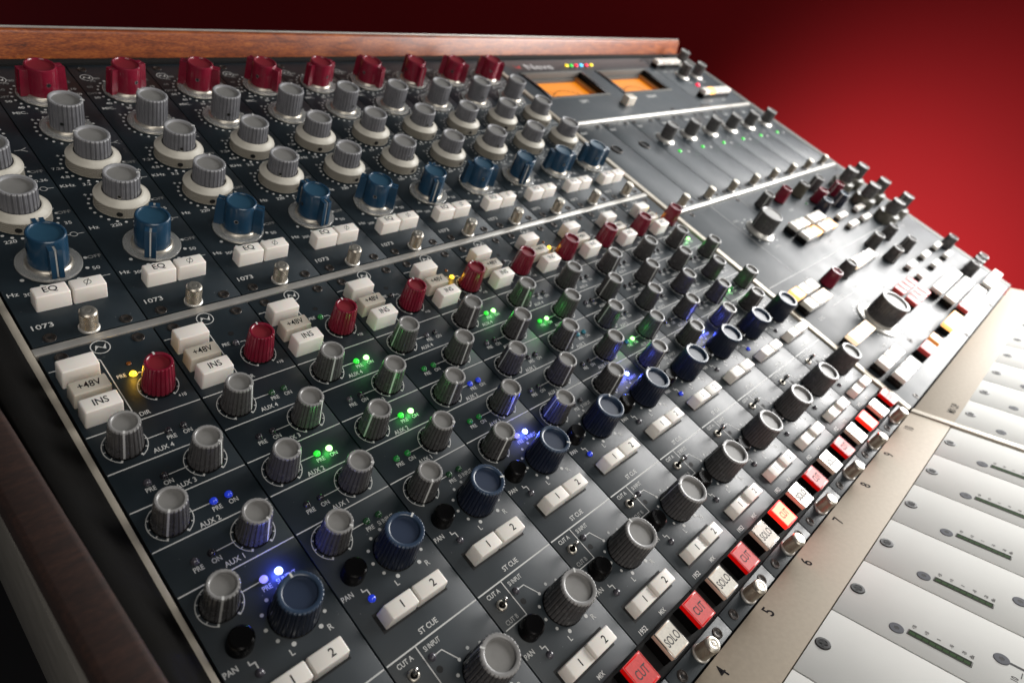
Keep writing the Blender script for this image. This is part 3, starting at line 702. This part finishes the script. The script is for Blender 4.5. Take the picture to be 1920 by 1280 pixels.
def fader_face(full, W_=45.0):
    b = MB(); b.box(0.4, W_ - 0.4, -235, -26.7, -8, 0, 'facewhite', bev=0.22)
    if full:
        for tx, s_ in (('+20', 57.6), ('+10', 62.7), ('0', 67.6), ('-10', 72.6), ('-20', 77.5), ('dBu', 80.4)): b.text(tx, 15.9, -s_, 1.55, 'greyink', w=0.72)
        b.raw([(23.2, -90), (24.6, -90), (24.6, -225), (23.2, -225)], [(0, 1, 2, 3)], 'hole', 0, 0, 0.05)
        for k in range(8): b.line([(18, -98 - k * 14), (21.5, -98 - k * 14)], 0.35, 'greyink')
        b.text('10', 16, -96, 2.6, 'greyink', w=0.8)
    return b.mesh('faceplate', 30)
def m_cross():
    b = MB(); b.lathe([(3.35, 0), (3.35, 0.2), (3.0, 0.45), (1.9, 0.5), (1.7, 0.3), (0.02, 0.25)], 'crosshead', seg=32)
    for r in (0, PI / 2):
        c, s = math.cos(r), math.sin(r); vs = []
        for a, q in ((-2.1, -0.5), (2.1, -0.5), (2.1, 0.5), (-2.1, 0.5)): vs.append((a * c - q * s, a * s + q * c))
        b.raw(vs, [(0, 1, 2, 3)], 'hole', 0, 0, 0.56 + 0.01 * r)
    return b.mesh('cross_head_screw', 30)
def m_hex():
    b = MB(); b.lathe([(3.1, 0), (3.1, 0.15), (2.9, 0.3), (1.0, 0.32)], 'steelhead', seg=32, close=False)
    b.lathe([(1.25, 0.33, 'hole'), (0.02, 0.3, 'hole')], 'hole', seg=6)
    return b.mesh('hex_screw', 30)
M['steelhead'] = mat('grey_screw_head', (0.10, 0.105, 0.12), 0.7, spec=0.2)
def m_meter():
    b = MB()
    b.box(-1.85, 1.85, -12.8, 12.8, -1, 0.3, 'meterframe', bev=0.25, seg=2)
    b.raw([(-1.5, -12.3), (1.5, -12.3), (1.5, 12.3), (-1.5, 12.3)], [(0, 1, 2, 3)], 'lcd', 0, 0, 0.37)
    for k in range(9): b.raw([(-1.3, -11.8 + k * 2.68), (0.5, -11.8 + k * 2.68), (0.5, -9.5 + k * 2.68), (-1.3, -9.5 + k * 2.68)], [(0, 1, 2, 3)], 'lcdseg', 0, 0, 0.39)
    return b.mesh('level_meter', 30)
ff, fb = fader_face(True), fader_face(False, 46.3)
for i in range(3, 10):
    t = thing('fader_module', 'white fader plate with slim level meter and black cross-head screw, under number %d' % (i + 1), 'fader module', 45 * i, 0, 'white channel fader plates', deck=True)
    t['label'] = 'white fader plate with slim meter, %s' % ('in the bottom corner beyond number 5' if i == 3 else ('at the trim bar under number 10' if i == 9 else 'below the number %s of the champagne strip' % ['four', 'five', 'six', 'seven', 'eight', 'nine'][i - 3]))
    if i == 3: t['label'] = 'white fader plate at the bottom edge, below the number four'
    add('faceplate', ff, t); add('cross_head_screw', cached('cross', m_cross), t, 22.0, -31.1, 0, random.uniform(0, 1.5))
    add('hex_screw', cached('hexs', m_hex), t, 9.5, -51.9); add('hex_screw', cached('hexs', m_hex), t, 23.9, -90.0)
    add('level_meter', cached('meter', m_meter), t, 11.2, -68.8)
for i in range(8):
    t = thing('mix_fader_module', 'white mix fader plate %s' % ('next to the pale divider bar' if i == 0 else '%s to the far side of the pale divider bar' % ordinal(i)), 'fader module', 458.4 + 46.3 * i, 0, 'white mix fader plates', deck=True)
    add('faceplate', fb, t); add('cross_head_screw', cached('cross', m_cross), t, 22.3, -32.4, 0, random.uniform(0, 1.5)); add('hex_screw', cached('hexs', m_hex), t, 10.2, -53.0)

# ------------------------------------------------------------------ meter panel
t = thing('meter_panel', 'slate panel with two amber lit level meters and a row of coloured lamps', 'meter panel', 0, 0)
b = MB()
def cellplate(u0, u1, v0, v1): b.box(u0, u1, -v1, -v0, -10, 0, 'panel')
cellplate(459, 725.6, -217, -192); cellplate(459, 479, -192, -145); cellplate(576, 603, -192, -145); cellplate(700, 725.6, -192, -145); cellplate(459, 725.6, -145, -105.2)
b.raw([(473, 215.4), (722, 215.4), (722, 195.4), (473, 195.4)], [(0, 1, 2, 3)], 'nameplate', 0, 0, 0.07)
b.raw([(482, 207.5), (485, 200), (489, 204.5), (492, 207.5), (489.5, 199.5), (485.6, 203.2)], [(0, 1, 5), (1, 2, 5), (2, 3, 4), (2, 4, 5)], 'logored', 0, 0, 0.11)
b.text('Neve', 519, 203.2, 10, 'logowhite', z=0.11, w=1.35)
b.text('LEFT', 523, 137.4, 4.6, 'ink', w=1.0); b.text('RIGHT', 646, 136.4, 4.6, 'ink', w=1.0)
add('faceplate', b.mesh('faceplate', 30), t)
def meter_bezel(u0):
    b = MB(); u1 = u0 + 97
    b.box(u0 - 0.5, u1 + 0.5, 189.3, 192.5, -10, 1.2, 'meterframe', bev=0.5)
    b.box(u0 - 0.5, u1 + 0.5, 144.6, 147.4, -10, 1.2, 'meterframe', bev=0.5)
    b.box(u0 - 0.5, u0 + 4.5, 147.5, 189.2, -10, 0.9, 'black', bev=0.4)
    b.box(u1 - 4.5, u1 + 0.5, 147.5, 189.2, -10, 0.9, 'black', bev=0.4)
    return b.mesh('bezel', 30)
def meter_face(u0):
    b = MB(); u1 = u0 + 97
    b.box(u0 + 4, u1 - 4, 147, 190, -12, -9, 'dial')
    b.box(u0 + 4.6, u0 + 6, 148, 189, -9, -2, 'dialbrown'); b.box(u1 - 10, u1 - 4.6, 148, 189, -9, -5, 'dialbrown', bev=0.5)
    b.box(u0 + 6.2, u1 - 10.5, 186.5, 189, -9, -6, 'meterframe')
    cx, cy = (u0 + u1) / 2, 140
    b.arc(cx, cy, 31, 31.6, math.radians(40), math.radians(140), 'blackink', z=-8.9, n=30)
    for k in range(11):
        a = math.radians(140 - k * 10); b.line([(cx + 31 * math.cos(a), cy + 31 * math.sin(a)), (cx + 34.5 * math.cos(a), cy + 34.5 * math.sin(a))], 0.5, 'blackink', z=-8.88)
    b.text('VU', cx, 157, 5, 'blackink', z=-8.9)
    b.line([(cx, 148), (cx - 22, 172)], 0.5, 'blackink', z=-8.4)
    return b.mesh('dial', 30)
for u0 in (479, 603):
    o = add('level_meter', meter_bezel(u0), t); add('dial', meter_face(u0), o)
for u, m_ in ((565, 'led_y'), (573.0, 'led_gmid'), (581.5, 'led_r'), (590.5, 'led_c'), (600, 'led_r'), (609, 'led_y')):
    o = led(t, u, -203.5, m_); o.scale = (1.5, 1.5, 1.2)
add('push_button', cached('mbtn', m_button, 15, 9, 9, 'yellowed', None), t, 585, 127.5)
for u, v in ((466, -211), (719, -211), (466, -110), (719, -110), (652, -109.5)): screw(t, u, v)

t = thing('monitor_panel', 'slate panel of small knobs and ivory buttons at the far top corner', 'monitor panel', 0, 0)
b = MB(); b.box(726.6, 828.6, 105.2, 217, -10, 0, 'panel', bev=0.3)
for u, v in ((740, -185), (757, -185), (780, -185), (764, -158), (797, -158), (752, -117), (785, -117)): b.text('OUT', u, -v, 2.6)
add('faceplate', b.mesh('faceplate', 30), t)
def block(parent, u0, v0, w_, h_, n, hgt=8, states=(), base='black', capm='white2', gap=1.0, fr_=0.42, lab=None):
    """row of caps standing on a black switch body"""
    u1, v1 = u0 + w_, v0 + h_
    bb = MB(); bb.box(u0 + 0.2, u1 - 0.2, -v1 + 0.2, -v0 - 0.2, -2, hgt * (1 - fr_), base, bev=0.3)
    add('switch_body', bb.mesh('switch_body', 30), parent)
    cw = w_ / n
    for k in range(n):
        m_ = states[k] if k < len(states) and states[k] else capm
        if m_ == 'SKIP': continue
        me = cached('cap%g_%g_%g_%s' % (round(cw, 2), h_, hgt, m_), m_button, cw - gap, h_ - gap, hgt, m_, None, bev=0.5, taper=0.1, z0=hgt * (1 - fr_))
        o = add('push_button', me, parent, u0 + cw * (k + 0.5), -(v0 + h_ / 2))
        if m_ in ('amberlit', 'redlit'): o['label'] = 'lit ' + ('amber' if m_ == 'amberlit' else 'red') + ' button'
block(t, 727.5, -201.5, 54, 9.5, 4, 9, (None, None, None, None), fr_=0.5)
knob(t, 'skirted', 800, -203); knob(t, 'skirted', 763, -173); knob(t, 'skirted', 796, -172)
o = led(t, 769, -150.6, 'led_r'); o.scale = (2.0, 2.0, 2)
block(t, 738, -132, 66, 10, 5, 10, (None, 'amberlit', None, None, None), fr_=0.5)
for u, v in ((733, -211), (822, -211), (733, -110), (822, -110)): screw(t, u, v)

# ------------------------------------------------------------------ output modules
def out_face(kind):
    b = MB(); b.box(0.3, 46.0, -29.0, 100.2, -10, 0, 'panel', bev=0.28)
    b.text('OUT', 8.5, 88, 3.0)
    if kind:
        b.text('dB', 33, 39, 3.0); 
        for k in range(11):
            a = math.radians(240 - 30 * k); b.disc(20.6 + 12.6 * math.cos(a), 62 + 12.6 * math.sin(a), 0.7, 'ink', seg=10)
    return b.mesh('faceplate', 30)
of0, of1 = out_face(0), out_face(1)
def m_hole():
    b = MB(); b.lathe([(6.2, 0.05), (6.1, 0.8), (5.5, 1.1), (4.9, 0.9), (4.8, 0.2, 'hole'), (0.02, 0.1, 'hole')], 'darkmetal', seg=36)
    return b.mesh('socket', 30)
for i in range(8):
    t = thing('output_module', ('slate module with a round socket, %s from the pale divider' % ordinal(i)) if i < 2 else
              ('slate module with skirted knob and green lamp, %s in its row' % ordinal(i - 2)), 'output module', 458.3 + 46.3 * i, 0, 'output modules below the meters')
    add('faceplate', of1 if i >= 2 else of0, t)
    if i >= 2:
        knob(t, 'skirted', 20.6, -62.5, math.radians(90)); o = led(t, 19.0, -41.3, 'led_gmid'); o.scale = (1.35, 1.35, 1.1)
    else: add('socket', cached('hole_', m_hole), t, 24.5, 59)
    thumb(t, 20.3, 24.0)
    for u, v in ((7, 24.5), (37.5, 24.5), (7, -95.5), (37.5, -95.5)): screw(t, u, v)

# ------------------------------------------------------------------ master panel
t = thing('master_panel', 'large slate master section crowded with knobs, lit switches and a big volume knob', 'master panel', 0, 0)
b = MB(); b.box(458.6, 828.9, -263.4, -33.9, -10, 0, 'panel', bev=0.3)
b.line([(514, -35), (514, -131)], 0.7, 'dimink'); b.line([(462, -131), (826, -131)], 0.8, 'dimink'); b.line([(567, -35), (567, -60)], 0.5, 'dimink')
b.line([(512, -171), (560, -171)], 0.6, 'dimink'); b.line([(596, -222), (596, -250)], 0.6, 'dimink')
for u, v in ((584, 70), (625, 70), (667, 42), (709, 42), (537, 100), (480, 174), (520, 139), (537, 168), (573, 168), (676, 158), (724, 158), (678, 180), (724, 180), (522, 60), (512, 220),
             (790, 112), (790, 142), (620, 120), (700, 119), (612, 183), (700, 206), (770, 206)): b.text('LEVEL', u, -v, 2.6, 'dimink')
for k in range(25):
    a = math.radians(240 - 12.5 * k); b.disc(544 + 23 * math.cos(a), -202 + 23 * math.sin(a), 0.9, 'ink', seg=10)
for k in range(11):
    a = math.radians(240 - 30 * k); b.disc(537 + 17.5 * math.cos(a), -79 + 17.5 * math.sin(a), 0.9, 'ink', seg=10)
add('faceplate', b.mesh('faceplate', 30), t)
for kd, u, v in (('aux', 584, 54), ('mic', 624.5, 54), ('olive', 666.3, 55.5), ('aux', 709, 54.4), ('mic', 684, 71), ('mic', 733.5, 70), ('auxblue', 667.5, 84.2), ('auxblue', 714.4, 84.4),
                 ('stacked', 764, 66), ('stacked', 799, 66), ('stacked', 763, 95.5), ('stacked', 800, 95), ('stacked', 765, 125.8), ('stacked', 803, 124.5), ('big', 537, 79),
                 ('aux', 675, 143.4), ('aux', 723, 143), ('aux', 676, 165), ('aux', 724, 164.4), ('aux', 812, 187.8), ('mic', 537, 152.4), ('aux', 573, 152.4), ('monitor', 544, 202),
                 ('aux', 781, 223.4), ('aux', 800, 223.2), ('aux', 819, 223.2)):
    knob(t, kd, u, v, random.uniform(0, 6))
led(t, 663, 69.8, 'led_gdim')
block(t, 573, 86.5, 32, 11.6, 3, 9, capm='white2'); block(t, 612, 86.5, 32.5, 11.6, 3, 9, capm='white2')
block(t, 572, 99.5, 34, 12, 3, 9, (None, None, 'amberlit')); block(t, 612, 99.5, 32.5, 12, 3, 9, (None, None, 'amberlit'))
block(t, 589, 146.5, 56, 11.5, 5, 9, ('warmlit', 'warmlit', None, None, None))
block(t, 462.8, 143, 44, 11.3, 3, 9, ('amberlit', None, None), capm='clearcap'); block(t, 463, 155.6, 44, 11, 3, 9, (None, None, 'warmlit'), capm='clearcap')
block(t, 467, 196, 42, 11.5, 3, 9, ('warmlit', 'warmlit', 'warmlit'))
block(t, 602, 189.5, 46, 11.5, 4, 9, capm='redcap'); block(t, 601, 202.6, 47, 12.6, 4, 9, capm='redcap')
block(t, 465.5, 223.6, 43, 11.4, 3, 9); block(t, 467, 237.5, 42.5, 11.6, 3, 9)
block(t, 532.6, 238.3, 21.6, 11.4, 1, 9, capm='redcap'); block(t, 560.5, 238.3, 15, 11.2, 1, 9, capm='ambercap'); block(t, 605, 238.8, 41.5, 11, 1, 9, ('amberlit',))
block(t, 663, 210.5, 82, 12.2, 7, 9); block(t, 663.5, 224, 82, 12.2, 7, 9); block(t, 664.5, 237.8, 82, 11.8, 7, 9, ('redcap',)); block(t, 763.5, 239.8, 61, 11.2, 5, 9)
for u, v in ((680, 182.7), (730, 182.9), (778, 182.7), (676, 196.4), (726, 196.6), (774, 196.9), (676, 100.8), (728, 101), (676, 114.8), (716, 114.6)):
    block(t, u, v - 3.5, 22, 7, 3, 6, fr_=0.6, base='darkmetal')
for u, v in ((477, 38), (478, 260.6), (640, 260.6), (745, 260.6), (820, 38), (552, 231), (563, 38)): screw(t, u, v)

# ------------------------------------------------------------------ backdrop and floor
bk = bpy.data.meshes.new('backdrop')
M['redwall'] = mat('red_backdrop_cloth', (0.55, 0.011, 0.016), 0.85, var=0.05, vscale=1.5)
ctr = cam.location + D(0.955, -0.20, -0.22).normalized() * 3.0
nrm = Vector((-0.995, -0.10, 0)).normalized(); tan = Vector((nrm.y, -nrm.x, 0))
vs = []; fs = []; NX, NZ = 48, 14
for j in range(NZ + 1):
    for i in range(NX + 1):
        x = (0.5 - i / NX) * 30.0; z = (j / NZ) * 2.9 - 1.7
        vs.append(ctr + tan * x + Vector((0, 0, z)) + nrm * (0.02 * math.sin(i * 0.9)))
for j in range(NZ):
    for i in range(NX): fs.append((j * (NX + 1) + i, j * (NX + 1) + i + 1, (j + 1) * (NX + 1) + i + 1, (j + 1) * (NX + 1) + i))
bk.from_pydata(vs, [], fs); bk.materials.append(M['redwall']); bk.polygons.foreach_set('use_smooth', [True] * len(bk.polygons))
o = bpy.data.objects.new('backdrop', bk); S.collection.objects.link(o); o['kind'] = 'structure'
md = o.modifiers.new('solid', 'SOLIDIFY'); md.thickness = 0.01
M['floor'] = mat('black_floor', (0.004, 0.004, 0.004), 0.8)
fm = bpy.data.meshes.new('floor'); fm.from_pydata([(-6, -4, -1.7), (8, -4, -1.7), (8, 8, -1.7), (-6, 8, -1.7)], [], [(0, 1, 2, 3)]); fm.materials.append(M['floor'])
o = bpy.data.objects.new('floor', fm); S.collection.objects.link(o); o['kind'] = 'structure'
sd = bpy.data.lights.new('backdrop_spot', 'SPOT'); sd.energy = 100; sd.color = (1, 0.93, 0.9); sd.spot_size = math.radians(74); sd.spot_blend = 1.0; sd.shadow_soft_size = 0.1
so = bpy.data.objects.new('backdrop_spot', sd); S.collection.objects.link(so)
so.location = ctr + nrm * 1.5 + Vector((0, 0, -0.9))
tgt = cam.location + D(0.9219, -0.0604, -0.3826).normalized() * 3.0
so.rotation_euler = (tgt - so.location).to_track_quat('-Z', 'Y').to_euler()
S.cycles.max_bounces = 8; S.cycles.sample_clamp_indirect = 4.0
